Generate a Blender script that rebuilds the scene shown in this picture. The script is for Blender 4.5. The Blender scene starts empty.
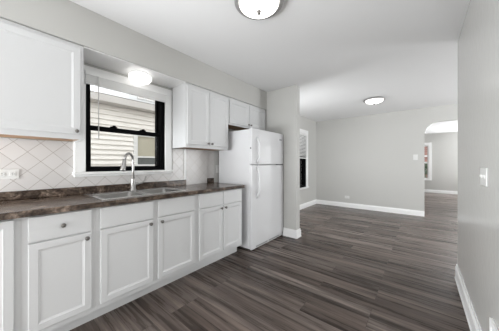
import bpy, bmesh, math, random
from mathutils import Vector, Matrix
random.seed(7)
PI = math.pi
scene = bpy.context.scene
COL = scene.collection

# ------------------------------------------------------------------ camera
cam_data = bpy.data.cameras.new('camera')
cam = bpy.data.objects.new('camera', cam_data)
COL.objects.link(cam)
cam.location = (0, 0, 1.18)
cam.rotation_euler = (PI / 2, 0, math.radians(39.16))
cam_data.sensor_width = 36.0
cam_data.lens = 210.6 / 499 * 36.0
cam_data.shift_y = -1.5 / 499
cam_data.clip_start = 0.02
scene.camera = cam

# ------------------------------------------------------------------ world, exposure
world = bpy.data.worlds.new('overcast_sky')
scene.world = world
world.use_nodes = True
bg = world.node_tree.nodes['Background']
bg.inputs['Color'].default_value = (0.93, 0.97, 1.0, 1)
bg.inputs['Strength'].default_value = 2.5
scene.view_settings.view_transform = 'Standard'
scene.view_settings.look = 'None'
scene.view_settings.gamma = 1.0
scene.view_settings.use_curve_mapping = False
scene.view_settings.exposure = 0.21


def area(name, loc, direction, sx, sy, power, color=(1, 1, 1)):
    d = bpy.data.lights.new(name, 'AREA')
    d.shape = 'RECTANGLE'
    d.size, d.size_y, d.energy, d.color = sx, sy, power, color
    o = bpy.data.objects.new(name, d)
    COL.objects.link(o)
    o.location = loc
    o.rotation_euler = Vector(direction).to_track_quat('-Z', 'Z').to_euler()
    return o


# added fill lamps out of view: behind the camera, on the right of the
# dining area, behind the partition and in the room beyond the archway
FILL_TINT = (0.955, 0.98, 1)
area('fill_rear', (-1.3, -2.4, 0.80), (0.1, 1, -0.05), 1.9, 1.5, 88, FILL_TINT)  # added fill from behind the camera; the rear wall has no opening
area('fill_rear_left', (-2.36, -1.0, 0.90), (1, 0.9, -0.15), 0.9, 1.4, 132, FILL_TINT)  # added fill to brighten the right wall; no window is built here
area('fill_dining_right', (3.3, 5.0, 1.6), (-1, 0.25, 0.15), 2.0, 1.1, 118, FILL_TINT)  # unseen fill added for the dining area; the outer wall is closed
area('fill_dining_left', (-2.38, 3.85, 1.35), (1, 0.6, 0), 1.0, 1.5, 2, FILL_TINT)  # added fill hidden by the partition; the wall is closed here
area('fill_behind_partition', (-1.98, 3.26, 1.3), (0.25, 1, 0.1), 0.7, 1.2, 22, FILL_TINT)  # added lamp brightening the far wall, out of sight
area('fill_beyond_arch', (2.4, 11.2, 1.4), (-0.35, -1, 0), 1.6, 1.7, 170, FILL_TINT)  # unseen lamp added to brighten the floor around the archway
area('fill_far_room_ceiling', (2.2, 8.9, 0.4), (-0.3, 0, 1), 1.8, 3.0, 45, FILL_TINT)  # added upward lamp brightening the ceiling beyond the archway


# ------------------------------------------------------------------ materials
def mat(name, color, rough=0.5, metal=0.0, spec=0.5, emit=None, estr=0.0, var=0.0, bump=0.0, bscale=60.0, coat=0.0):
    m = bpy.data.materials.new(name)
    m.use_nodes = True
    nt = m.node_tree
    b = nt.nodes['Principled BSDF']
    b.inputs['Base Color'].default_value = (*color, 1)
    b.inputs['Roughness'].default_value = rough
    b.inputs['Metallic'].default_value = metal
    b.inputs['Specular IOR Level'].default_value = spec
    b.inputs['Coat Weight'].default_value = coat
    if emit:
        b.inputs['Emission Color'].default_value = (*emit, 1)
        b.inputs['Emission Strength'].default_value = estr
    geo = nt.nodes.new('ShaderNodeNewGeometry')
    if var > 0:
        n = nt.nodes.new('ShaderNodeTexNoise')
        n.inputs['Scale'].default_value = 2.2
        n.inputs['Detail'].default_value = 3
        nt.links.new(geo.outputs['Position'], n.inputs['Vector'])
        mx = nt.nodes.new('ShaderNodeMix')
        mx.data_type = 'RGBA'
        mx.inputs[6].default_value = (*[c * (1 - var) for c in color], 1)
        mx.inputs[7].default_value = (*[min(1, c * (1 + var)) for c in color], 1)
        nt.links.new(n.outputs['Fac'], mx.inputs[0])
        nt.links.new(mx.outputs[2], b.inputs['Base Color'])
    if bump > 0:
        n2 = nt.nodes.new('ShaderNodeTexNoise')
        n2.inputs['Scale'].default_value = bscale
        n2.inputs['Detail'].default_value = 3
        nt.links.new(geo.outputs['Position'], n2.inputs['Vector'])
        bp = nt.nodes.new('ShaderNodeBump')
        bp.inputs['Strength'].default_value = bump
        bp.inputs['Distance'].default_value = 0.004
        nt.links.new(n2.outputs['Fac'], bp.inputs['Height'])
        nt.links.new(bp.outputs['Normal'], b.inputs['Normal'])
    return m


def ramp(nt, stops, fac):
    r = nt.nodes.new('ShaderNodeValToRGB')
    e = r.color_ramp.elements
    while len(e) < len(stops):
        e.new(0.5)
    for el, (p, c) in zip(e, stops):
        el.position = p
        el.color = (*c, 1)
    nt.links.new(fac, r.inputs['Fac'])
    return r.outputs['Color']


def mapped(nt, scale=(1, 1, 1), loc=(0, 0, 0), rot=(0, 0, 0), src=None):
    if src is None:
        g = nt.nodes.new('ShaderNodeNewGeometry')
        src = g.outputs['Position']
    mp = nt.nodes.new('ShaderNodeMapping')
    mp.inputs['Scale'].default_value = scale
    mp.inputs['Location'].default_value = loc
    mp.inputs['Rotation'].default_value = rot
    nt.links.new(src, mp.inputs['Vector'])
    return mp.outputs['Vector']


def mixrgb(nt, mode, fac, a, b):
    mx = nt.nodes.new('ShaderNodeMix')
    mx.data_type = 'RGBA'
    mx.blend_type = mode
    for idx, v in ((0, fac), (6, a), (7, b)):
        if isinstance(v, (int, float)):
            mx.inputs[idx].default_value = v
        elif isinstance(v, tuple):
            mx.inputs[idx].default_value = (*v, 1)
        else:
            nt.links.new(v, mx.inputs[idx])
    return mx.outputs[2]


def floor_material():
    m = bpy.data.materials.new('dark_plank_floor')
    m.use_nodes = True
    nt = m.node_tree
    b = nt.nodes['Principled BSDF']
    br = nt.nodes.new('ShaderNodeTexBrick')
    br.offset = 0.37
    br.offset_frequency = 3
    br.inputs['Color1'].default_value = (0, 0, 0, 1)
    br.inputs['Color2'].default_value = (1, 1, 1, 1)
    br.inputs['Mortar'].default_value = (0.5, 0.5, 0.5, 1)
    br.inputs['Scale'].default_value = 1.0
    br.inputs['Mortar Size'].default_value = 0.001
    br.inputs['Bias'].default_value = 0.0
    br.inputs['Brick Width'].default_value = 1.22
    br.inputs['Row Height'].default_value = 0.135
    nt.links.new(mapped(nt, loc=(0.31, 0.05, 0)), br.inputs['Vector'])
    rnd = br.outputs['Color']
    # grain stretched along the planks, shifted per plank
    sep = nt.nodes.new('ShaderNodeMath')
    sep.operation = 'MULTIPLY'
    sep.inputs[1].default_value = 37.0
    nt.links.new(rnd, sep.inputs[0])

    def grain(sc, detail, scale3):
        n = nt.nodes.new('ShaderNodeTexNoise')
        n.noise_dimensions = '4D'
        n.inputs['Scale'].default_value = sc
        n.inputs['Detail'].default_value = detail
        n.inputs['Roughness'].default_value = 0.66
        nt.links.new(mapped(nt, scale=scale3), n.inputs['Vector'])
        nt.links.new(sep.outputs[0], n.inputs['W'])
        return n.outputs['Fac']
    g1 = grain(1.0, 5, (0.7, 15, 1))
    g2 = grain(1.0, 4, (3.0, 75, 1))
    base = ramp(nt, [(0.0, (0.070, 0.055, 0.047)), (0.5, (0.108, 0.089, 0.079)), (1.0, (0.158, 0.135, 0.122))], rnd)
    c1 = ramp(nt, [(0.36, (0.30, 0.27, 0.25)), (0.5, (0.92, 0.88, 0.86)), (0.66, (2.15, 2.06, 2.02))], g1)
    c2 = ramp(nt, [(0.3, (0.84, 0.84, 0.84)), (0.7, (1.15, 1.15, 1.15))], g2)
    col = mixrgb(nt, 'MULTIPLY', 1.0, base, c1)
    col = mixrgb(nt, 'MULTIPLY', 1.0, col, c2)
    col = mixrgb(nt, 'MIX', br.outputs['Fac'], col, (0.03, 0.026, 0.024))
    nt.links.new(col, b.inputs['Base Color'])
    rg = nt.nodes.new('ShaderNodeMapRange')
    rg.inputs['To Min'].default_value = 0.20
    rg.inputs['To Max'].default_value = 0.36
    nt.links.new(g1, rg.inputs['Value'])
    nt.links.new(rg.outputs['Result'], b.inputs['Roughness'])
    b.inputs['Specular IOR Level'].default_value = 0.2
    bp = nt.nodes.new('ShaderNodeBump')
    bp.inputs['Strength'].default_value = 0.25
    bp.inputs['Distance'].default_value = 0.001
    nt.links.new(g2, bp.inputs['Height'])
    nt.links.new(bp.outputs['Normal'], b.inputs['Normal'])
    return m


def tile_material(name='diagonal_white_tile', grout=(0.36, 0.33, 0.30)):
    m = bpy.data.materials.new(name)
    m.use_nodes = True
    nt = m.node_tree
    b = nt.nodes['Principled BSDF']
    g = nt.nodes.new('ShaderNodeNewGeometry')
    sx = nt.nodes.new('ShaderNodeSeparateXYZ')
    nt.links.new(g.outputs['Position'], sx.inputs[0])
    cb = nt.nodes.new('ShaderNodeCombineXYZ')
    nt.links.new(sx.outputs['Y'], cb.inputs['X'])
    nt.links.new(sx.outputs['Z'], cb.inputs['Y'])
    sub = nt.nodes.new('ShaderNodeVectorMath')
    sub.operation = 'SUBTRACT'
    sub.inputs[1].default_value = (0.108, 1.05, 0)
    nt.links.new(cb.outputs[0], sub.inputs[0])
    v = mapped(nt, rot=(0, 0, PI / 4), src=sub.outputs[0])
    br = nt.nodes.new('ShaderNodeTexBrick')
    br.offset = 0.0
    br.inputs['Scale'].default_value = 1.0
    br.inputs['Brick Width'].default_value = 0.1065
    br.inputs['Row Height'].default_value = 0.1065
    br.inputs['Mortar Size'].default_value = 0.0017
    br.inputs['Mortar Smooth'].default_value = 0.1
    br.inputs['Color1'].default_value = (0.60, 0.58, 0.57, 1)
    br.inputs['Color2'].default_value = (0.65, 0.63, 0.62, 1)
    br.inputs['Mortar'].default_value = (*grout, 1)
    nt.links.new(v, br.inputs['Vector'])
    nt.links.new(br.outputs['Color'], b.inputs['Base Color'])
    b.inputs['Roughness'].default_value = 0.25
    bp = nt.nodes.new('ShaderNodeBump')
    bp.invert = True
    bp.inputs['Strength'].default_value = 0.4
    bp.inputs['Distance'].default_value = 0.001
    nt.links.new(br.outputs['Fac'], bp.inputs['Height'])
    nt.links.new(bp.outputs['Normal'], b.inputs['Normal'])
    return m


def counter_material():
    m = bpy.data.materials.new('brown_stone_laminate')
    m.use_nodes = True
    nt = m.node_tree
    b = nt.nodes['Principled BSDF']
    n = nt.nodes.new('ShaderNodeTexNoise')
    n.inputs['Scale'].default_value = 15
    n.inputs['Detail'].default_value = 7
    n.inputs['Roughness'].default_value = 0.68
    n.inputs['Distortion'].default_value = 0.8
    nt.links.new(mapped(nt, scale=(1, 0.55, 1)), n.inputs['Vector'])
    n2 = nt.nodes.new('ShaderNodeTexNoise')
    n2.inputs['Scale'].default_value = 55
    n2.inputs['Detail'].default_value = 4
    nt.links.new(mapped(nt), n2.inputs['Vector'])
    c1 = ramp(nt, [(0.32, (0.014, 0.009, 0.006)), (0.45, (0.050, 0.034, 0.025)), (0.56, (0.105, 0.076, 0.058)),
                   (0.68, (0.27, 0.21, 0.17))], n.outputs['Fac'])
    c2 = ramp(nt, [(0.3, (0.5, 0.5, 0.5)), (0.7, (1.5, 1.47, 1.43))], n2.outputs['Fac'])
    nt.links.new(mixrgb(nt, 'MULTIPLY', 1.0, c1, c2), b.inputs['Base Color'])
    b.inputs['Roughness'].default_value = 0.24
    b.inputs['Specular IOR Level'].default_value = 0.38
    return m


def siding_material():
    m = bpy.data.materials.new('cream_vinyl_siding')
    m.use_nodes = True
    nt = m.node_tree
    b = nt.nodes['Principled BSDF']
    n = nt.nodes.new('ShaderNodeTexNoise')
    n.inputs['Scale'].default_value = 3
    nt.links.new(mapped(nt, scale=(1, 1, 6)), n.inputs['Vector'])
    nt.links.new(ramp(nt, [(0.3, (0.66, 0.62, 0.565)), (0.7, (0.72, 0.68, 0.625))], n.outputs['Fac']), b.inputs['Base Color'])
    b.inputs['Roughness'].default_value = 0.6
    return m


def brick_material(name, c1, c2, mortar):
    m = bpy.data.materials.new(name)
    m.use_nodes = True
    nt = m.node_tree
    b = nt.nodes['Principled BSDF']
    g = nt.nodes.new('ShaderNodeNewGeometry')
    sx = nt.nodes.new('ShaderNodeSeparateXYZ')
    nt.links.new(g.outputs['Position'], sx.inputs[0])
    ad = nt.nodes.new('ShaderNodeMath')
    nt.links.new(sx.outputs['X'], ad.inputs[0])
    nt.links.new(sx.outputs['Y'], ad.inputs[1])
    cb = nt.nodes.new('ShaderNodeCombineXYZ')
    nt.links.new(ad.outputs[0], cb.inputs['X'])
    nt.links.new(sx.outputs['Z'], cb.inputs['Y'])
    br = nt.nodes.new('ShaderNodeTexBrick')
    br.inputs['Scale'].default_value = 1
    br.inputs['Brick Width'].default_value = 0.21
    br.inputs['Row Height'].default_value = 0.075
    br.inputs['Mortar Size'].default_value = 0.006
    br.inputs['Color1'].default_value = (*c1, 1)
    br.inputs['Color2'].default_value = (*c2, 1)
    br.inputs['Mortar'].default_value = (*mortar, 1)
    nt.links.new(cb.outputs[0], br.inputs['Vector'])
    nt.links.new(br.outputs['Color'], b.inputs['Base Color'])
    b.inputs['Roughness'].default_value = 0.8
    return m


def wood_material():
    m = bpy.data.materials.new('raw_maple_panel')
    m.use_nodes = True
    nt = m.node_tree
    b = nt.nodes['Principled BSDF']
    n = nt.nodes.new('ShaderNodeTexNoise')
    n.inputs['Scale'].default_value = 6
    n.inputs['Detail'].default_value = 4
    nt.links.new(mapped(nt, scale=(12, 1, 12)), n.inputs['Vector'])
    nt.links.new(ramp(nt, [(0.3, (0.20, 0.10, 0.04)), (0.7, (0.32, 0.18, 0.08))], n.outputs['Fac']), b.inputs['Base Color'])
    b.inputs['Roughness'].default_value = 0.5
    return m


def glass_material():
    m = bpy.data.materials.new('clear_window_glass')
    m.use_nodes = True
    nt = m.node_tree
    nt.nodes.remove(nt.nodes['Principled BSDF'])
    out = nt.nodes['Material Output']
    t = nt.nodes.new('ShaderNodeBsdfTransparent')
    t.inputs['Color'].default_value = (0.97, 0.97, 0.97, 1)
    g = nt.nodes.new('ShaderNodeBsdfGlossy')
    g.inputs['Roughness'].default_value = 0.02
    fr = nt.nodes.new('ShaderNodeFresnel')
    fr.inputs['IOR'].default_value = 1.45
    mx = nt.nodes.new('ShaderNodeMixShader')
    nt.links.new(fr.outputs[0], mx.inputs[0])
    nt.links.new(t.outputs[0], mx.inputs[1])
    nt.links.new(g.outputs[0], mx.inputs[2])
    nt.links.new(mx.outputs[0], out.inputs['Surface'])
    return m


M = dict(
    wall=mat('grey_wall_paint', (0.515, 0.51, 0.49), 0.5, spec=0.35, bump=0.10, bscale=140),
    wall_gloss=mat('grey_satin_wall_paint', (0.515, 0.51, 0.49), 0.24, spec=0.5, bump=0.35, bscale=22),
    ceiling=mat('white_ceiling_paint', (0.77, 0.77, 0.77), 0.75, spec=0.2, bump=0.08, bscale=90),
    white=mat('white_trim_paint', (0.85, 0.85, 0.845), 0.35),
    cab=mat('white_cabinet_paint', (0.645, 0.648, 0.652), 0.48, var=0.01),
    fridge=mat('white_appliance_enamel', (0.68, 0.68, 0.69), 0.30, bump=0.12, bscale=260),
    plastic=mat('white_plastic', (0.68, 0.68, 0.665), 0.35),
    slot=mat('dark_slot', (0.03, 0.03, 0.03), 0.6),
    floor=floor_material(), tile=tile_material(), tile_pale=tile_material('diagonal_tile_pale_grout', (0.50, 0.475, 0.44)), counter=counter_material(),
    siding=siding_material(), wood=wood_material(), glass=glass_material(),
    black=mat('black_window_frame', (0.004, 0.004, 0.0045), 0.7, spec=0.04),
    rim=mat('satin_nickel_rim', (0.36, 0.355, 0.35), 0.45, metal=0.5),
    knob=mat('dark_nickel_knob', (0.18, 0.17, 0.16), 0.35, metal=0.9),
    nickel=mat('brushed_nickel', (0.42, 0.41, 0.40), 0.28, metal=1.0),
    steel=mat('stainless_sink_steel', (0.78, 0.78, 0.78), 0.25, metal=1.0),
    bowl=mat('satin_steel_bowl', (0.30, 0.295, 0.285), 0.32, metal=1.0),
    gasket=mat('grey_gasket', (0.10, 0.10, 0.10), 0.6), seal=mat('pale_door_seal', (0.5, 0.5, 0.5), 0.6),
    grille=mat('light_grey_grille', (0.30, 0.30, 0.30), 0.5),
    badge=mat('grey_badge', (0.35, 0.36, 0.38), 0.35, metal=0.6),
    opal=mat('lit_opal_glass', (0.9, 0.9, 0.9), 0.25, emit=(1, 0.97, 0.93), estr=3.0),
    opal_small=mat('lit_opal_dome', (0.9, 0.9, 0.9), 0.25, emit=(1, 0.98, 0.95), estr=1.25),
    slats=mat('white_blind_slats', (0.88, 0.88, 0.87), 0.5),
    roof=mat('grey_shingles', (0.20, 0.19, 0.18), 0.9, var=0.2),
    eave=mat('pale_grey_eave', (0.42, 0.39, 0.36), 0.6),
    pale=mat('pale_trim', (0.60, 0.585, 0.56), 0.5), grey_siding=mat('pale_grey_siding', (0.60, 0.60, 0.59), 0.7, var=0.05),
    shade=mat('beige_window_shade', (0.36, 0.33, 0.25), 0.7, var=0.08),
    darkglass=mat('dark_window_glass', (0.10, 0.105, 0.10), 0.15),
    ground=mat('grey_concrete', (0.45, 0.44, 0.42), 0.9, var=0.15),
    darkbrick=brick_material('dark_brown_brick', (0.028, 0.022, 0.018), (0.05, 0.036, 0.028), (0.05, 0.045, 0.04)),
    redbrick=brick_material('red_brick', (0.22, 0.085, 0.065), (0.30, 0.14, 0.11), (0.4, 0.35, 0.32)),
    leaf=mat('dark_green_leaves', (0.030, 0.060, 0.018), 0.7, var=0.4),
    bark=mat('bark', (0.06, 0.04, 0.03), 0.9),
)


# ------------------------------------------------------------------ mesh helpers
class MB:
    def __init__(self):
        self.bm = bmesh.new()

    def add(self, other):
        me = bpy.data.meshes.new('tmp')
        other.to_mesh(me)
        other.free()
        self.bm.from_mesh(me)
        bpy.data.meshes.remove(me)
        return self

    def box(self, x0, x1, y0, y1, z0, z1, bev=0.0, seg=2):
        b = bmesh.new()
        bmesh.ops.create_cube(b, size=1)
        for v in b.verts:
            v.co = Vector(((x0 + x1) / 2 + v.co.x * (x1 - x0), (y0 + y1) / 2 + v.co.y * (y1 - y0), (z0 + z1) / 2 + v.co.z * (z1 - z0)))
        if bev > 0:
            bmesh.ops.bevel(b, geom=b.edges[:], offset=bev, segments=seg, affect='EDGES', profile=0.5)
        return self.add(b)

    def cells(self, xs, ys, zs, solid):
        """grid of cells with a boolean; only outer faces are made"""
        nx, ny, nz = len(xs) - 1, len(ys) - 1, len(zs) - 1
        vs = {}

        def V(i, j, k):
            if (i, j, k) not in vs:
                vs[(i, j, k)] = self.bm.verts.new((xs[i], ys[j], zs[k]))
            return vs[(i, j, k)]

        def S(i, j, k):
            return 0 <= i < nx and 0 <= j < ny and 0 <= k < nz and solid(i, j, k)
        for i in range(nx):
            for j in range(ny):
                for k in range(nz):
                    if not S(i, j, k):
                        continue
                    a, b_, c, d, e, f, g, h = V(i, j, k), V(i+1, j, k), V(i+1, j+1, k), V(i, j+1, k), V(i, j, k+1), V(i+1, j, k+1), V(i+1, j+1, k+1), V(i, j+1, k+1)
                    if not S(i-1, j, k): self.bm.faces.new((a, e, h, d))
                    if not S(i+1, j, k): self.bm.faces.new((b_, c, g, f))
                    if not S(i, j-1, k): self.bm.faces.new((a, b_, f, e))
                    if not S(i, j+1, k): self.bm.faces.new((d, h, g, c))
                    if not S(i, j, k-1): self.bm.faces.new((a, d, c, b_))
                    if not S(i, j, k+1): self.bm.faces.new((e, f, g, h))
        return self

    def lathe(self, prof, origin, axis=(0, 0, 1), n=32, smooth=True):
        """prof: list of (radius, height along axis)"""
        q = Vector((0, 0, 1)).rotation_difference(Vector(axis).normalized())
        o = Vector(origin)
        rings = []
        for r, h in prof:
            if r < 1e-5:
                rings.append([self.bm.verts.new(o + q @ Vector((0, 0, h)))])
            else:
                rings.append([self.bm.verts.new(o + q @ Vector((r * math.cos(2*PI*i/n), r * math.sin(2*PI*i/n), h))) for i in range(n)])
        for A, B in zip(rings, rings[1:]):
            for i in range(n):
                j = (i + 1) % n
                if len(A) == 1 and len(B) == 1:
                    continue
                if len(A) == 1:
                    f = self.bm.faces.new((A[0], B[j], B[i]))
                elif len(B) == 1:
                    f = self.bm.faces.new((A[i], A[j], B[0]))
                else:
                    f = self.bm.faces.new((A[i], A[j], B[j], B[i]))
                f.smooth = smooth
        for ring, flip in ((rings[0], True), (rings[-1], False)):
            if len(ring) > 1:
                self.bm.faces.new(ring[::-1] if flip else ring)
        return self

    def tube(self, pts, rad, n=12, smooth=True):
        pts = [Vector(p) for p in pts]
        rads = rad if isinstance(rad, (list, tuple)) else [rad] * len(pts)
        rings = []
        up = None
        for i, p in enumerate(pts):
            t = (pts[min(i + 1, len(pts) - 1)] - pts[max(i - 1, 0)]).normalized()
            if up is None:
                up = t.orthogonal().normalized()
            else:
                up = (up - t * up.dot(t)).normalized()
            s = t.cross(up)
            rings.append([self.bm.verts.new(p + (up * math.cos(2*PI*k/n) + s * math.sin(2*PI*k/n)) * rads[i]) for k in range(n)])
        for A, B in zip(rings, rings[1:]):
            for k in range(n):
                f = self.bm.faces.new((A[k], A[(k+1) % n], B[(k+1) % n], B[k]))
                f.smooth = smooth
        self.bm.faces.new(rings[0][::-1])
        self.bm.faces.new(rings[-1])
        return self

    def prism(self, poly, axis, a0, a1):
        """poly: 2-D outline in the two other axes (in xyz order), extruded from a0 to a1 along axis"""
        def P(p, a):
            c = list(p)
            c.insert('xyz'.index(axis), a)
            return self.bm.verts.new(c)
        A = [P(p, a0) for p in poly]
        B = [P(p, a1) for p in poly]
        self.bm.faces.new(A)
        self.bm.faces.new(B[::-1])
        n = len(poly)
        for i in range(n):
            self.bm.faces.new((A[i], B[i], B[(i+1) % n], A[(i+1) % n]))
        return self

    def panel_door(self, x1, th, y0, y1, z0, z1, stile=0.055, rec=0.007, slope=0.014):
        """door facing +X with a recessed centre panel"""
        def R(x, i):
            return [self.bm.verts.new(p) for p in ((x, y0+i, z0+i), (x, y1-i, z0+i), (x, y1-i, z1-i), (x, y0+i, z1-i))]
        loops = [R(x1 - th, 0), R(x1 - 0.003, 0), R(x1, 0.003), R(x1, stile), R(x1 - rec * 0.45, stile + 0.003), R(x1 - rec, stile + slope)]
        for A, B in zip(loops, loops[1:]):
            for i in range(4):
                self.bm.faces.new((A[i], A[(i+1) % 4], B[(i+1) % 4], B[i]))
        self.bm.faces.new(loops[-1])
        self.bm.faces.new(loops[0][::-1])
        return self


def T(o, label=None, cat=None, group=None, kind=None):
    if label: o['label'] = label
    if cat: o['category'] = cat
    if group: o['group'] = group
    if kind: o['kind'] = kind
    return o


def empty(name, loc, label=None, cat=None, group=None, kind=None):
    o = bpy.data.objects.new(name, None)
    o.empty_display_size = 0.1
    COL.objects.link(o)
    o.location = loc
    return T(o, label, cat, group, kind)


def world_loc(o):
    v = Vector(o.location)
    while o.parent:
        o = o.parent
        v += Vector(o.location)
    return v


def build(name, mb, m, parent=None, label=None, cat=None, group=None, kind=None, auto=False):
    """mb is in world coordinates; linked as one mesh object"""
    bmesh.ops.recalc_face_normals(mb.bm, faces=mb.bm.faces[:])
    co = [v.co for v in mb.bm.verts]
    lo = Vector([min(c[i] for c in co) for i in range(3)])
    hi = Vector([max(c[i] for c in co) for i in range(3)])
    org = Vector(((lo.x + hi.x) / 2, (lo.y + hi.y) / 2, lo.z))
    for v in mb.bm.verts:
        v.co -= org
    me = bpy.data.meshes.new(name)
    mb.bm.to_mesh(me)
    mb.bm.free()
    me.materials.append(m)
    o = bpy.data.objects.new(name, me)
    COL.objects.link(o)
    o.location = org - (world_loc(parent) if parent else Vector((0, 0, 0)))
    o.parent = parent
    if parent and label:
        o['label'] = label
    elif not parent:
        T(o, label, cat, group, kind)
    return o


def struct(name, mb, m, parent=None):
    return build(name, mb, m, parent, kind=None if parent else 'structure')


def copy_tree(o, parent=None):
    c = o.copy()
    COL.objects.link(c)
    if parent:
        c.parent = parent
    for ch in [k for k in scene.objects if k.parent == o]:
        copy_tree(ch, c)
    return c


# ================================================================== THE SETTING
WX = -2.43            # inner face of the left (outside) wall
RX = 0.290            # right kitchen wall
CH = 2.44
FY = 6.15             # far wall of the dining area
GY = 11.5             # far wall of the room beyond the archway
XR = 3.45             # outer right side of the dining area and the room beyond
YB = -2.5             # rear wall, behind the camera

struct('floor', MB().box(WX - 0.2, XR + 0.1, YB - 0.1, GY + 0.2, -0.08, 0.0), M['floor'])
struct('ceiling', MB().box(WX - 0.2, XR + 0.1, YB - 0.1, GY + 0.2, CH, CH + 0.1), M['ceiling'])

# left outside wall with the kitchen window and the dining window
W1 = (0.550, 1.346, 1.107, 2.045)
W2 = (4.86, 5.42, 0.56, 2.00)
ys = sorted({YB - 0.1, W1[0], W1[1], W2[0], W2[1], GY + 0.2})
zs = sorted({0.0, W1[2], W1[3], W2[2], W2[3], CH})


def solid_left(i, j, k):
    y, z = (ys[j] + ys[j+1]) / 2, (zs[k] + zs[k+1]) / 2
    return not any(w[0] < y < w[1] and w[2] < z < w[3] for w in (W1, W2))


struct('wall_left', MB().cells([WX - 0.2, WX], ys, zs, solid_left), M['wall'])
struct('wall_right', MB().box(RX, RX + 0.12, YB, 3.02, 0, CH, 0.006), M['wall_gloss'])
struct('wall_partition', MB().box(WX, -1.535, 3.06, 3.185, 0, CH, 0.004), M['wall'])
struct('wall_soffit', MB().box(WX, -2.1, YB, 3.06, 2.132, CH), M['wall'])
struct('wall_back', MB().box(WX, RX + 0.12, YB - 0.1, YB, 0, CH), M['wall'])
struct('wall_outer', MB().box(XR, XR + 0.1, 2.95, GY, 0, CH), M['wall'])
struct('wall_front', MB().box(RX + 0.12, XR, 2.90, 3.02, 0, CH), M['wall'])

# far wall of the dining area with the archway
ax0, ax1, azt, azs, arx = 0.06, 1.50, 2.11, 1.81, 0.26
arc = [(ax0 + arx * (1 - math.cos(t * PI / 16)), azs + (azt - azs) * math.sin(t * PI / 16)) for t in range(9)]
arc2 = [(ax1 - (x - ax0), z) for x, z in arc[::-1]]
outline = [(WX, 0), (ax0, 0)] + arc + arc2 + [(ax1, 0), (XR, 0), (XR, CH), (WX, CH)]
struct('wall_far', MB().prism(outline, 'y', FY, FY + 0.12), M['wall'])

# wall of the room beyond, with a window
W3 = (-0.12, 0.24, 0.56, 1.95)
xs3 = [WX, W3[0], W3[1], XR]
zs3 = [0, W3[2], W3[3], CH]
struct('wall_beyond', MB().cells(xs3, [GY, GY + 0.15], zs3, lambda i, j, k: not (i == 1 and k == 1)), M['wall'])


# baseboards: profile with a stepped top
def bb_prof(face, out, h, t=0.016):
    return [(face, 0), (face + out * (t + 0.004), 0), (face + out * (t + 0.004), 0.012), (face + out * t, 0.016), (face + out * t, h - 0.03),
            (face + out * t * 0.6, h - 0.018), (face + out * t * 0.45, h), (face, h)]


def base_y(name, x, out, y0, y1, h):
    struct(name, MB().prism(bb_prof(x, out, h), 'y', y0, y1), M['white'])


def base_x(name, y, out, x0, x1, h):
    struct(name, MB().prism(bb_prof(y, out, h), 'x', x0, x1), M['white'])


base_y('baseboard_left', WX, 1, 3.19, FY, 0.125)
base_x('baseboard_far', FY, -1, WX + 0.02, ax0, 0.12)
base_x('baseboard_beyond', GY, -1, WX, XR, 0.12)
base_y('baseboard_right', RX, -1, YB, 3.036, 0.148)
# partition baseboard wraps the wall's end
pb = MB()
h = 0.13
for t, z0, z1 in ((0.02, 0, 0.014), (0.016, 0.014, h - 0.025), (0.009, h - 0.025, h)):
    pb.cells([-1.77, -1.535, -1.535 + t], [3.06 - t, 3.06, 3.185, 3.185 + t], [z0, z1],
             lambda i, j, k: not (i == 0 and j == 1))
struct('baseboard_partition', pb, M['white'])


# white board closing the recess above the window, under the soffit
struct('trim_5', MB().box(WX, -2.114, 0.476, 1.424, 2.124, 2.132), M['white'])


# tiled splash on the wall around the window, three flat fields and a thicker panel beside the window
TX = WX + 0.008
CT = 0.905
ty = [-0.45, 0.487, 1.440, 1.62]
tz = [CT - 0.03, 1.078, 1.376]
struct('trim_1', MB().cells([WX, TX], ty, tz, lambda i, j, k: not (j == 1 and k == 1)), M['tile'])
struct('trim_2', MB().box(WX, WX + 0.030, 1.628, 1.975, CT, 1.376, 0.002), M['tile_pale'])
struct('trim_3', MB().box(WX, WX + 0.033, 1.606, 1.627, CT + 0.072, 1.376, 0.002), M['white'])
struct('trim_4', MB().box(WX, TX, 1.976, 2.125, CT - 0.03, 1.376), M['tile_pale'])


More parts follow.
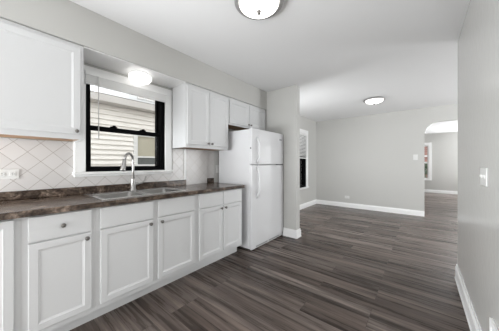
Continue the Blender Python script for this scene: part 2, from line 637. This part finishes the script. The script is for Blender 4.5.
# kitchen window: white casing, black frame, two black sashes, panes, sill
def window(idx, wall, side, w, casing_w, frame_m, mid, stool=True, open_depth=0.0):
    """wall: coordinate of the room face; window in a wall of constant x, room on the +x side"""
    y0, y1, z0, z1 = w
    root = empty('window_%d' % idx, (wall, (y0 + y1) / 2, z0), kind='structure')
    c = MB()
    t = 0.022
    c.box(wall, wall + t, y0 - casing_w, y0 + 0.006, z0, z1 + casing_w * side, 0.004)
    c.box(wall, wall + t, y1 - 0.006, y1 + casing_w, z0, z1 + casing_w * side, 0.004)
    c.box(wall, wall + t + 0.003, y0 - casing_w, y1 + casing_w, z1 - 0.006, z1 + casing_w * side, 0.004)
    struct('window_casing', c, M['white'], root)
    s = MB()
    s.box(wall - 0.03, wall + 0.045, y0 - casing_w - 0.012, y1 + casing_w + 0.012, z0 - 0.024, z0, 0.005)
    s.box(wall, wall + 0.018, y0 - casing_w, y1 + casing_w, z0 - 0.045, z0 - 0.022, 0.003)
    struct('window_sill', s, M['white'], root)
    f = MB()
    fw = 0.047
    xo, xi = wall - 0.16, wall - 0.004
    f.box(xo, xi, y0, y0 + fw, z0, z1, 0.002)
    f.box(xo, xi, y1 - fw, y1, z0, z1, 0.002)
    f.box(xo, xi, y0 + fw, y1 - fw, z0, z0 + 0.040, 0.002)
    f.box(xo, xi, y0 + fw, y1 - fw, z1 - 0.04, z1, 0.002)
    struct('window_frame', f, frame_m, root)
    ya, yb, za, zb = y0 + fw, y1 - fw, z0 + 0.04, z1 - 0.04
    for nm, x0, zlo, zhi in (('lower_sash', wall - 0.075, za, mid + 0.02), ('upper_sash', wall - 0.125, mid - 0.02, zb)):
        sh = MB()
        sw = 0.012 if idx == 1 else 0.02
        rw = 0.045
        sh.box(x0, x0 + 0.035, ya, ya + sw, zlo, zhi)
        sh.box(x0, x0 + 0.035, yb - sw, yb, zlo, zhi)
        sh.box(x0, x0 + 0.035, ya + sw, yb - sw, zlo, zlo + (rw if nm == 'upper_sash' else 0.010))
        sh.box(x0, x0 + 0.035, ya + sw, yb - sw, zhi - (rw if nm == 'lower_sash' else 0.03), zhi)
        so = struct(nm, sh, frame_m, root)
        struct('pane', MB().box(x0 + 0.015, x0 + 0.019, ya + sw * 0.5, yb - sw * 0.5, zlo + 0.01, zhi - 0.01), M['glass'], so)
        if nm == 'lower_sash' and idx == 1:
            for yy in (ya + (yb - ya) * 0.30, ya + (yb - ya) * 0.72):
                struct('sash_lock', MB().box(x0 + 0.004, x0 + 0.04, yy - 0.03, yy + 0.03, zhi, zhi + 0.012, 0.004).box(x0 + 0.012, x0 + 0.055, yy - 0.01, yy + 0.01, zhi + 0.008, zhi + 0.022, 0.003), M['black'], so)
    return root


window(1, WX, 0.65, W1, 0.078, M['black'], 1.535)
window(2, WX, 0.9, W2, 0.10, M['black'], 1.30)

# window in the room beyond (faces -y)
w3 = empty('window_3', ((W3[0] + W3[1]) / 2, GY, W3[2]), kind='structure')
c = MB()
for a, b_, z0, z1 in ((W3[0] - 0.1, W3[0], W3[2] - 0.06, W3[3] + 0.12), (W3[1], W3[1] + 0.1, W3[2] - 0.06, W3[3] + 0.12),
                      (W3[0], W3[1], W3[3], W3[3] + 0.12), (W3[0], W3[1], W3[2] - 0.06, W3[2])):
    c.box(a, b_, GY - 0.022, GY, z0, z1, 0.004)
struct('window_casing', c, M['white'], w3)
s = MB()
for a, b_, z0, z1 in ((W3[0], W3[0] + 0.03, W3[2], W3[3]), (W3[1] - 0.03, W3[1], W3[2], W3[3]), (W3[0] + 0.03, W3[1] - 0.03, 1.21, 1.27),
                      (W3[0] + 0.03, W3[1] - 0.03, W3[2], W3[2] + 0.04), (W3[0] + 0.03, W3[1] - 0.03, W3[3] - 0.04, W3[3])):
    s.box(a, b_, GY + 0.03, GY + 0.07, z0, z1)
struct('window_frame', s, M['white'], w3)
struct('pane', MB().box(W3[0] + 0.02, W3[1] - 0.02, GY + 0.048, GY + 0.052, W3[2] + 0.02, W3[3] - 0.02), M['glass'], w3)

# ================================================================== KITCHEN: upper cabinets
UF, UZ0, UZ1 = -2.1, 1.376, 2.130


def knob(parent, x, y, z, r=0.0145):
    build('knob', MB().lathe([(0.0, 0), (r * 0.62, 0), (r * 0.5, 0.004), (r * 0.38, 0.010), (r * 0.8, 0.015), (r, 0.020), (r * 0.92, 0.025), (r * 0.5, 0.028), (0, 0.029)], (x, y, z), (1, 0, 0), 20), M['knob'], parent, 'dark metal knob')


def upper(y0, y1, z0, doors, label):
    root = empty('upper_cabinet', (-2.26, (y0 + y1) / 2, z0), label, 'cabinet', 'white upper kitchen cabinets')
    b = MB()
    fx = UF - 0.018
    b.box(WX + 0.034, fx, y0, y0 + 0.016, z0, UZ1)
    b.box(WX + 0.034, fx, y1 - 0.016, y1, z0, UZ1)
    b.box(WX + 0.034, fx, y0 + 0.016, y1 - 0.016, UZ1 - 0.016, UZ1)
    b.box(WX + 0.034, WX + 0.042, y0 + 0.016, y1 - 0.016, z0 + 0.014, UZ1 - 0.016)
    b.box(fx - 0.018, fx, y0 + 0.016, y0 + 0.04, z0, UZ1 - 0.016)
    b.box(fx - 0.018, fx, y1 - 0.04, y1 - 0.016, z0, UZ1 - 0.016)
    b.box(fx - 0.018, fx, y0 + 0.04, y1 - 0.04, z0, z0 + 0.045)
    b.box(fx - 0.018, fx, y0 + 0.04, y1 - 0.04, UZ1 - 0.05, UZ1 - 0.016)
    build('body', b, M['cab'], root)
    build('underside', MB().box(WX + 0.042, fx - 0.018, y0 + 0.016, y1 - 0.016, z0 + 0.002, z0 + 0.014), M['wood'], root, 'unpainted brown wood underside')
    for a, c_, kside in doors:
        d = build('door', MB().panel_door(UF, 0.018, a, c_, z0 + 0.038 if z0 < 1.5 else z0 + 0.022, UZ1 - 0.03, 0.046), M['cab'], root)
        ky = a + 0.028 if kside < 0 else c_ - 0.028
        if kside:
            knob(d, UF, ky, z0 + (0.062 if z0 < 1.5 else 0.05))
    return root


upper(-0.42, 0.474, UZ0, [(-0.405, -0.195, 0), (-0.189, 0.452, 1)], 'wide white upper cabinet left of the window, cut by the photo edge')
upper(1.426, 2.122, UZ0, [(1.440, 1.771, 1), (1.777, 2.108, -1)], 'tall two-door white upper cabinet between the window and the fridge')
upper(2.126, 3.04, 1.742, [(2.142, 2.577, 1), (2.583, 3.022, -1)], 'short two-door white upper cabinet above the fridge')

# ------------------------------------------------------------------ base cabinets
BF = -1.83


def base_cab(y0, y1, doors, drawers, label):
    root = empty('base_cabinet', (-2.12, (y0 + y1) / 2, 0), label, 'cabinet', 'white base kitchen cabinets')
    fx = BF - 0.018
    bk = WX + 0.034
    b = MB()
    b.box(bk, fx, y0, y0 + 0.016, 0.11, 0.864)
    b.box(bk, fx, y1 - 0.016, y1, 0.11, 0.864)
    b.box(bk, bk + 0.008, y0 + 0.016, y1 - 0.016, 0.11, 0.864)
    b.box(bk + 0.008, fx, y0 + 0.016, y1 - 0.016, 0.11, 0.126)
    # face frame
    f = MB()
    edges = sorted([y0, y1] + [v for d in doors for v in d[:2]])
    f.box(fx, fx + 0.006, y0, min(d[0] for d in doors) + 0.012, 0.11, 0.864)
    f.box(fx, fx + 0.006, max(d[1] for d in doors) - 0.012, y1, 0.11, 0.864)
    for a, b2 in zip(doors, doors[1:]):
        f.box(fx, fx + 0.006, a[1] - 0.012, b2[0] + 0.012, 0.11, 0.864)
    ya, yb = min(d[0] for d in doors) + 0.012, max(d[1] for d in doors) - 0.012
    for d in doors:
        for z0, z1 in ((0.11, 0.165), (0.835, 0.864)) + (((0.68, 0.72),) if drawers else ()):
            f.box(fx, fx + 0.006, d[0] + 0.012, d[1] - 0.012, z0, z1)
    build('body', b, M['cab'], root)
    build('face_frame', f, M['cab'], root)
    build('toe_kick', MB().box(-1.946, -1.932, y0, y1, 0, 0.109).box(bk, -1.946, y0, y0 + 0.014, 0, 0.109).box(bk, -1.946, y1 - 0.014, y1, 0, 0.109), M['cab'], root)
    for a, c_, ks in doors:
        top = 0.694 if drawers else 0.856
        d = build('door', MB().panel_door(BF + 0.006, 0.018, a, c_, 0.150, top, 0.042), M['cab'], root)
        if ks:
            knob(d, BF + 0.006, a + 0.03 if ks < 0 else c_ - 0.03, top - 0.034)
    for a, c_, ks in drawers:
        d = build('drawer', MB().box(BF - 0.012, BF + 0.006, a, c_, 0.704, 0.856, 0.003), M['cab'], root)
        if ks:
            knob(d, BF + 0.006, (a + c_) / 2, 0.78)
    return root


base_cab(-0.42, 0.1125, [(-0.38, 0.085, 0)], [], 'white full-height door base cabinet cut by the left photo edge')
base_cab(0.113, 0.4825, [(0.141, 0.456, 1)], [(0.141, 0.456, 1)], 'narrow white base cabinet with one knobbed drawer over one door')
base_cab(0.483, 1.3745, [(0.509, 0.905, 1), (0.947, 1.341, -1)], [(0.509, 0.905, 0), (0.947, 1.341, 0)], 'white double-door base cabinet under the sink and window')
base_cab(1.375, 2.100, [(1.400, 1.742, 1), (1.750, 2.076, -1)], [(1.400, 1.742, 0), (1.750, 2.076, 0)], 'white double-door base cabinet beside the fridge')

# ------------------------------------------------------------------ countertop with sink cut-out
SK = (-2.345, -1.875, 0.545, 1.256)    # cut-out
cx = [WX, SK[0], SK[1], -1.800]
cy = [-0.43, SK[2], SK[3], 2.112]
cm = MB().cells(cx, cy, [0.866, CT], lambda i, j, k: not (i == 1 and j == 1))
ed = [e for e in cm.bm.edges if all(abs(v.co.x + 1.8) < 1e-4 for v in e.verts) and abs(e.verts[0].co.z - e.verts[1].co.z) < 1e-4]
ed += [e for e in cm.bm.edges if all(abs(v.co.y - 2.112) < 1e-4 and abs(v.co.z - CT) < 1e-4 for v in e.verts)]
bmesh.ops.bevel(cm.bm, geom=ed, offset=0.010, segments=3, affect='EDGES', profile=0.5)
ct = build('countertop', cm, M['counter'], None, 'long brown stone-look countertop with a raised back edge along the wall', 'countertop')
# raised back edge: two runs, interrupted by the thicker tiled panel
build('backsplash', MB().box(TX, TX + 0.018, -0.43, 1.626, CT, 0.972, 0.004), M['counter'], ct)
build('backsplash', MB().box(TX, TX + 0.018, 1.992, 2.112, CT, 0.972, 0.004), M['counter'], ct)

# ------------------------------------------------------------------ sink
sx0, sx1, sy0, sy1 = -2.368, -1.856, 0.527, 1.276
sink = empty('kitchen_sink', ((sx0 + sx1) / 2, (sy0 + sy1) / 2, CT), 'stainless steel double-bowl sink set into the brown countertop', 'sink')
bx0, bx1 = -2.255, -1.895
B1, B2 = (0.560, 0.885), (0.920, 1.245)
rim = MB().cells([sx0, bx0, bx1, sx1], [sy0, B1[0], B1[1], B2[0], B2[1], sy1], [CT, CT + 0.006],
                 lambda i, j, k: not (i == 1 and j in (1, 3)))
bmesh.ops.bevel(rim.bm, geom=[e for e in rim.bm.edges if all(abs(v.co.z - CT - 0.006) < 1e-5 for v in e.verts) and len(e.link_faces) == 2 and abs(e.calc_face_angle(0)) > 1],
                offset=0.004, segments=2, affect='EDGES')
build('rim', rim, M['steel'], sink)
for (a, c_) in (B1, B2):
    bw = MB()
    zt, zb, t = CT + 0.002, 0.735, 0.02

    def ring(x0, x1, y0, y1, z, r, n=5):
        out = []
        for qx, qy, a0 in ((x1 - r, y1 - r, 0), (x0 + r, y1 - r, PI / 2), (x0 + r, y0 + r, PI), (x1 - r, y0 + r, 1.5 * PI)):
            for k in range(n + 1):
                an = a0 + k * PI / 2 / n
                out.append(bw.bm.verts.new((qx + r * math.cos(an), qy + r * math.sin(an), z)))
        return out
    rs = [ring(bx0 - 0.001, bx1 + 0.001, a - 0.001, c_ + 0.001, zt, 0.006), ring(bx0 + 0.004, bx1 - 0.004, a + 0.004, c_ - 0.004, zt - 0.02, 0.04), ring(bx0 + 0.012, bx1 - 0.012, a + 0.012, c_ - 0.012, zb + 0.03, 0.05),
          ring(bx0 + 0.03, bx1 - 0.03, a + 0.03, c_ - 0.03, zb + 0.004, 0.05)]
    for A, B in zip(rs, rs[1:]):
        n = len(A)
        for i in range(n):
            fc = bw.bm.faces.new((A[i], A[(i+1) % n], B[(i+1) % n], B[i]))
            fc.smooth = True
    bw.bm.faces.new(rs[-1])
    bo = build('bowl', bw, M['bowl'], sink)
    build('drain', MB().lathe([(0.0, 0.004), (0.018, 0.004), (0.024, 0.008), (0.045, 0.009), (0.047, 0.004)][::-1], ((bx0 + bx1) / 2, (a + c_) / 2, zb + 0.003), (0, 0, 1), 24), M['nickel'], sink)

# ------------------------------------------------------------------ faucet
fx, fy, fz = -2.312, 0.930, CT + 0.006
fa = empty('kitchen_faucet', (fx, fy, fz), 'brushed nickel gooseneck pull-down faucet standing behind the sink', 'faucet')
ang = math.radians(50)
dx, dy = math.cos(ang), -math.sin(ang)
build('base', MB().lathe([(0, 0), (0.030, 0), (0.030, 0.006), (0.024, 0.012), (0.021, 0.10), (0.019, 0.115), (0.015, 0.13), (0.0, 0.131)], (fx, fy, fz), n=24), M['nickel'], fa)
R_ = 0.076
pts = [(fx, fy, fz + 0.12), (fx, fy, fz + 0.20), (fx, fy, 1.210)]
zc = 1.210
for k in range(1, 15):
    t = PI * k / 14 * 0.94
    pts.append((fx + dx * R_ * (1 - math.cos(t)), fy + dy * R_ * (1 - math.cos(t)), zc + R_ * math.sin(t)))
build('spout', MB().tube(pts, 0.0115, 14), M['nickel'], fa)
e = Vector(pts[-1])
dirv = (Vector(pts[-1]) - Vector(pts[-2])).normalized()
build('spray_head', MB().lathe([(0, 0), (0.0145, 0), (0.0155, 0.012), (0.015, 0.03), (0.018, 0.06), (0.0245, 0.115), (0.024, 0.12), (0.0, 0.12)], e - dirv * 0.006, dirv, 20), M['nickel'], fa)
lv = build('lever', MB().lathe([(0, 0), (0.014, 0), (0.014, 0.035), (0.010, 0.045), (0, 0.046)], (fx, fy + 0.012, fz + 0.062), (0, 1, 0.05), 16)
           .tube([(fx, fy + 0.045, fz + 0.064), (fx + 0.004, fy + 0.085, fz + 0.068), (fx + 0.006, fy + 0.115, fz + 0.09), (fx + 0.008, fy + 0.130, fz + 0.135)], [0.010, 0.009, 0.0085, 0.007], 10), M['nickel'], fa)

# ------------------------------------------------------------------ window blind, raised
bl = empty('window_blind', (WX + 0.05, 0.97, 1.93), 'white mini blind pulled up at the top of the black kitchen window', 'blind')
hx0, hx1 = WX + 0.026, WX + 0.052
build('headrail', MB().box(hx0, hx1, 0.545, 1.352, 2.005, 2.040, 0.003), M['white'], bl)
st = MB()
for i in range(11):
    z = 1.938 + i * 0.006
    st.box(hx0 + 0.001, hx1 - 0.001, 0.550, 1.346, z, z + 0.0042)
build('slats', st, M['slats'], bl)
build('bottom_rail', MB().box(hx0, hx1, 0.548, 1.348, 1.922, 1.935, 0.003), M['white'], bl)
build('tilt_wand', MB().tube([(hx1 + 0.006, 0.645, 2.01), (hx1 + 0.008, 0.645, 1.7), (hx1 + 0.008, 0.646, 1.42)], 0.0038, 8), M['plastic'], bl)

# ------------------------------------------------------------------ fridge
fr = empty('refrigerator', (-2.08, 2.63, 0), 'tall white top-freezer refrigerator standing beside the grey partition', 'refrigerator')
FY0, FY1, FX = 2.206, 3.040, -1.758
build('body', MB().box(-2.41, -1.798, FY0 + 0.004, FY1 - 0.004, 0.022, 1.655, 0.006), M['fridge'], fr)
build('gasket', MB().box(-1.798, -1.793, FY0 + 0.010, FY1 - 0.010, 0.075, 1.652), M['seal'], fr, 'pale grey door gasket')
fd = build('freezer_door', MB().box(-1.793, FX, FY0, FY1, 1.176, 1.668, 0.007, 3), M['fridge'], fr)
rd = build('fridge_door', MB().box(-1.793, FX, FY0, FY1, 0.070, 1.162, 0.007, 3), M['fridge'], fr)


def handle(parent, y, za, zb):
    n = 14
    pts = []
    for i in range(n + 1):
        t = i / n
        pts.append((FX - 0.004 + 0.040 * min(1, math.sin(PI * t) * 1.7) , y + 0.012 * math.sin(PI * t), za + (zb - za) * t))
    mb = MB().tube(pts, [0.015 if 0 < i < n else 0.02 for i in range(n + 1)], 12)
    build('handle', mb, M['fridge'], parent)


handle(fd, 2.325, 1.20, 1.545)
handle(rd, 2.325, 0.715, 1.145)
build('badge', MB().box(FX, FX + 0.003, 2.915, 2.985, 1.555, 1.580, 0.001), M['badge'], fd, 'small grey badge')
build('hinge_plug', MB().lathe([(0, 0), (0.011, 0), (0.010, 0.003), (0, 0.004)], (-1.776, FY0, 1.395), (0, -1, 0), 14), M['gasket'], fd, 'dark grey hinge hole plug')
build('hinge', MB().box(-1.792, FX + 0.006, 2.86, 3.02, 1.163, 1.175, 0.001), M['gasket'], fr, 'dark centre hinge')
gr = MB().box(-1.798, -1.772, FY0 + 0.01, FY1 - 0.01, 0.014, 0.064, 0.004)
go = build('grille', gr, M['fridge'], fr)
gs = MB()
gs.box(-1.772, -1.7705, 2.32, 2.60, 0.026, 0.046)
gs.box(-1.772, -1.7705, 2.63, 2.93, 0.026, 0.046)
build('vent_slot', gs, M['grille'], go, 'grey vent slots')
for x in (-2.36, -1.80):
    for y in (2.28, 2.99):
        build('foot', MB().lathe([(0, 0), (0.018, 0), (0.018, 0.012), (0.010, 0.014), (0.010, 0.024), (0, 0.024)], (x, y, 0), n=14), M['slot'], fr, 'black foot')


# ------------------------------------------------------------------ ceiling lights
def dome(loc, label):
    r = empty('ceiling_light', loc, label, 'ceiling light', 'flush ceiling lights with nickel rims')
    x, y, z = loc
    build('rim', MB().lathe([(0, 0), (0.150, 0), (0.176, -0.006), (0.188, -0.016), (0.188, -0.024), (0.180, -0.032), (0.162, -0.034), (0.156, -0.028), (0.0, -0.026)], loc, n=48), M['rim'], r, 'brushed nickel rim')
    prof = [(0.152 * math.cos(a) ** 1.2, -0.028 - 0.060 * math.sin(a)) for a in [k * PI / 2 / 10 for k in range(11)]]
    prof[-1] = (0.0, -0.088)
    build('glass_bowl', MB().lathe(prof, loc, n=48), M['opal'], r, 'lit white opal glass bowl')
    build('finial', MB().lathe([(0, -0.114), (0.009, -0.112), (0.014, -0.105), (0.010, -0.097), (0.017, -0.092), (0.017, -0.087), (0, -0.086)], loc, n=16), M['knob'], r, 'small dark nickel finial')
    return r


L1 = dome((-0.965, 1.300, CH), 'nickel-rimmed flush ceiling light with visible finial, nearest, cut by the top photo edge')
L2 = copy_tree(L1)
L2.location = (-0.705, 4.70, CH)
L2['label'] = 'nickel-rimmed flush ceiling light above the empty dining area, far from the kitchen'

sl = empty('ceiling_light', (-2.275, 0.985, 2.124), 'small white rimless dome light under the soffit above the kitchen window', 'ceiling light')
lo = (-2.275, 0.985, 2.124)
build('base', MB().lathe([(0, 0), (0.085, 0), (0.088, -0.010), (0.080, -0.018), (0, -0.018)], lo, n=40), M['white'], sl)
build('glass_dome', MB().lathe([(0.080, -0.016), (0.104, -0.026), (0.110, -0.042), (0.106, -0.062), (0.088, -0.084), (0.055, -0.099), (0.0, -0.105)], lo, n=40), M['opal_small'], sl, 'lit white glass dome')


# ------------------------------------------------------------------ outlets and switches
def plate(name, label, cat, center, axis, out, w, h_, toggles, kind):
    """axis: the wall normal axis; out: +1/-1; w along the wall; h_ vertical"""
    r = empty(name, center, label, cat)
    x, y, z = center

    def bx(mb, u0, u1, z0, z1, d0, d1, bev=0.0):
        lo_, hi_ = sorted((out * d0, out * d1))
        if axis == 'x':
            return mb.box(x + lo_, x + hi_, y + u0, y + u1, z + z0, z + z1, bev)
        return mb.box(x + u0, x + u1, y + lo_, y + hi_, z + z0, z + z1, bev)
    build('cover_plate', bx(MB(), -w / 2, w / 2, -h_ / 2, h_ / 2, 0, 0.006, 0.002), M['plastic'], r)
    for u, v in toggles:
        if kind == 'toggle':
            build('toggle', bx(bx(MB(), u - 0.006, u + 0.006, v - 0.013, v + 0.013, 0.006, 0.009), u - 0.004, u + 0.004, v - 0.002, v + 0.010, 0.009, 0.014, 0.001), M['plastic'], r)
        else:
            so = build('socket', bx(MB(), u - 0.017, u + 0.017, v - 0.014, v + 0.014, 0.006, 0.0085, 0.002), M['plastic'], r)
            mb = MB()
            for dv in (-0.006, 0.006):
                bx(mb, u - 0.004, u + 0.004, v + dv - 0.0013, v + dv + 0.0013, 0.0085, 0.009)
            bx(mb, u + 0.009, u + 0.013, v - 0.002, v + 0.002, 0.0085, 0.009)
            build('slot', mb, M['slot'], so, 'dark socket slots')
    return r


plate('wall_outlet', 'white double outlet on the diagonal tiles at the left photo edge', 'outlet', (TX, 0.078, 1.104), 'x', 1, 0.122, 0.074, [(-0.026, 0), (0.026, 0)], 'socket')
plate('wall_outlet', 'white outlet low on the far wall above the baseboard', 'outlet', (-1.565, FY, 0.275), 'y', -1, 0.118, 0.072, [(-0.026, 0), (0.026, 0)], 'socket')
plate('wall_outlet', 'small white outlet between the tiles and the fridge, above the countertop', 'outlet', (WX, 2.200, 1.105), 'x', 1, 0.072, 0.118, [(0, -0.025), (0, 0.025)], 'socket')
plate('light_switch', 'white light switch on the far wall beside the archway', 'light switch', (-0.10, FY, 1.335), 'y', -1, 0.085, 0.125, [(0, 0)], 'toggle')
plate('light_switch', 'white double light switch on the right wall near the camera', 'light switch', (RX, 1.835, 1.105), 'x', -1, 0.150, 0.105, [(-0.035, 0), (0.035, 0)], 'toggle')

# white register on the right wall, just above the baseboard
vt = empty('wall_register', (RX, 1.34, 0.150), 'white wall register low on the right wall at the bottom right photo corner', 'wall register')
v = MB()
va, vb, vz0, vz1 = 1.03, 1.655, 0.150, 0.376
v.box(RX - 0.012, RX, va, va + 0.03, vz0, vz1, 0.002)
v.box(RX - 0.012, RX, vb - 0.03, vb, vz0, vz1, 0.002)
v.box(RX - 0.012, RX, va + 0.03, vb - 0.03, vz0, vz0 + 0.03, 0.002)
v.box(RX - 0.012, RX, va + 0.03, vb - 0.03, vz1 - 0.03, vz1, 0.002)
build('frame', v, M['white'], vt)
v = MB()
for i in range(12):
    z = vz0 + 0.032 + i * 0.0138
    v.prism([(RX - 0.010, z), (RX - 0.008, z), (RX - 0.001, z + 0.014), (RX - 0.003, z + 0.014)], 'y', va + 0.03, vb - 0.03)
build('louvers', v, M['white'], vt)

# dining-room window: blind over the upper sash
b2 = empty('window_blind', (WX + 0.0, 5.14, 1.36), 'white slatted blind half lowered in the dining window past the partition', 'blind')
hx = WX + 0.002
build('headrail', MB().box(hx, hx + 0.03, 4.87, 5.41, 1.955, 1.985, 0.003), M['white'], b2)
st = MB()
for i in range(16):
    z = 1.94 - i * 0.0365
    st.prism([(hx, z - 0.010), (hx + 0.002, z - 0.012), (hx + 0.028, z + 0.008), (hx + 0.026, z + 0.010)], 'y', 4.875, 5.405)
build('slats', st, M['slats'], b2)
build('bottom_rail', MB().box(hx, hx + 0.03, 4.872, 5.408, 1.325, 1.350, 0.003), M['white'], b2)

# ================================================================== OUTSIDE
struct('ground', MB().box(-16, WX - 0.2, -8, 26, -0.75, -0.65).box(WX - 0.2, 12, GY + 0.2, 26, -0.75, -0.65), M['ground'])
NX = -5.0
nh = empty('neighbor_house', (NX - 1.5, 1.0, -0.65), 'cream horizontally sided house seen through the black kitchen window', 'house')
sd = MB()
NW = (2.10, 2.515, 1.17, 1.815)
lap = 0.1015
k = 0
z = -0.65
while z < 2.36:
    zz = min(z + lap, 2.40)
    spans = [(-3.0, 6.5)]
    if zz > NW[2] - 0.05 and z < NW[3] + 0.05:
        spans = [(-3.0, NW[0] - 0.03), (NW[1] + 0.03, 6.5)]
    for a, c_ in spans:
        sd.prism([(NX - 0.02, z), (NX + 0.034, z), (NX + 0.002, zz), (NX - 0.02, zz)], 'y', a, c_)
    z += lap
sd.box(NX - 3.0, NX - 0.021, -3.0, 6.5, -0.65, 2.40)
build('wall', sd, M['siding'], nh)
build('eave', MB().box(NX - 0.02, NX + 0.26, -3.2, 6.7, 2.40, 2.42).box(NX + 0.24, NX + 0.262, -3.2, 6.7, 2.42, 2.53), M['eave'], nh, 'pale grey eave and fascia')
build('roof', MB().prism([(NX + 0.27, 2.54), (NX - 1.5, 3.0), (NX - 3.2, 2.54), (NX - 3.2, 2.45), (NX + 0.2, 2.45)], 'y', -3.2, 6.7), M['roof'], nh)
wn = MB()
y0, y1, z0, z1 = NW
wn.box(NX - 0.02, NX + 0.03, y0 - 0.09, y0, z0 - 0.06, z1 + 0.07, 0.004)
wn.box(NX - 0.02, NX + 0.03, y1, y1 + 0.07, z0 - 0.06, z1 + 0.07, 0.004)
wn.box(NX - 0.02, NX + 0.03, y0, y1, z1, z1 + 0.07, 0.004)
wn.box(NX - 0.02, NX + 0.03, y0, y1, z0 - 0.06, z0, 0.004)
wn.box(NX - 0.02, NX + 0.02, y0, y1, 1.325, 1.36, 0.003)
wo = build('window', wn, M['pale'], nh, 'white neighbor window trim')
build('shade', MB().box(NX - 0.018, NX - 0.004, y0, y1, 1.36, z1), M['shade'], wo, 'drawn beige shade')
build('pane', MB().box(NX - 0.018, NX - 0.006, y0, y1, z0, 1.325), M['darkglass'], wo, 'dark glass')

# pale grey house further back, its upper floor showing over the cream one
gh = empty('grey_house', (-11.0, 7.5, -0.65), 'pale grey house rising behind the cream sided house at the top of the kitchen window', 'house')
build('wall', MB().box(-13.0, -9.0, 3.45, 12.0, -0.65, 5.6), M['grey_siding'], gh)
build('roof', MB().prism([(-13.3, 5.6), (-8.7, 5.6), (-11.0, 7.2)], 'y', 3.2, 12.3), M['roof'], gh)
for a, c_ in ((3.83, 4.02), (4.18, 4.62)):
    g = MB()
    g.box(-9.0, -8.96, a - 0.05, c_ + 0.05, 3.86, 3.92).box(-9.0, -8.96, a - 0.05, c_ + 0.05, 4.9, 4.96)
    g.box(-9.0, -8.96, a - 0.05, a, 3.92, 4.9).box(-9.0, -8.96, c_, c_ + 0.05, 3.92, 4.9)
    w_ = build('window', g, M['pale'], gh)
    build('pane', MB().box(-9.0, -8.985, a, c_, 3.92, 4.9), M['eave'], w_, 'grey window glass')

# dark brick house beyond the dining window
db = empty('brick_house', (-6.5, 12.5, -0.65), 'dark brown brick house seen through the dining window past the partition', 'house')
build('wall', MB().box(-7.5, -4.6, 7.0, 18.0, -0.65, 3.2), M['darkbrick'], db)
build('roof', MB().prism([(-7.7, 3.2), (-4.4, 3.2), (-6.05, 4.4)], 'y', 6.8, 18.2), M['roof'], db)

# red brick house and a shrub seen through the far window
rb = empty('brick_house', (0.5, 19.5, -0.65), 'red brick house seen through the narrow window beyond the archway', 'house')
build('wall', MB().box(-3.5, 4.5, 18.0, 22.0, -0.65, 3.6), M['redbrick'], rb)
build('roof', MB().prism([(-3.8, 3.6), (4.8, 3.6), (0.5, 5.4)], 'y', 17.7, 22.3), M['roof'], rb)
wf = MB()
for a in (0.02,):
    wf.box(a, a + 0.9, 17.96, 18.0, 1.66, 1.74)
build('window_sill', wf, M['white'], rb)
sh = empty('shrub', (0.15, 13.6, -0.65), 'dark green shrub seen in the lower half of the narrow window beyond the archway', 'shrub')
lf = MB()
rr = random.Random(3)
for i in range(900):
    u, w_ = rr.random(), rr.random()
    th, ph = 2 * PI * u, math.acos(2 * w_ - 1)
    rad = 0.75 + 0.25 * rr.random()
    p = Vector((0.15 + 0.8 * rad * math.sin(ph) * math.cos(th), 13.6 + 0.7 * rad * math.sin(ph) * math.sin(th), 0.38 + 0.85 * rad * math.cos(ph)))
    a = Vector((rr.uniform(-1, 1), rr.uniform(-1, 1), rr.uniform(-1, 1))).normalized()
    b_ = a.orthogonal().normalized()
    s = 0.10
    q = [lf.bm.verts.new(p + d_) for d_ in (a * s, b_ * s * 0.5, -a * s, -b_ * s * 0.5)]
    lf.bm.faces.new(q)
build('foliage', lf, M['leaf'], sh)
build('stem', MB().tube([(0.15, 13.6, -0.65), (0.16, 13.61, -0.2), (0.15, 13.6, 0.5)], [0.05, 0.04, 0.02], 8), M['bark'], sh)
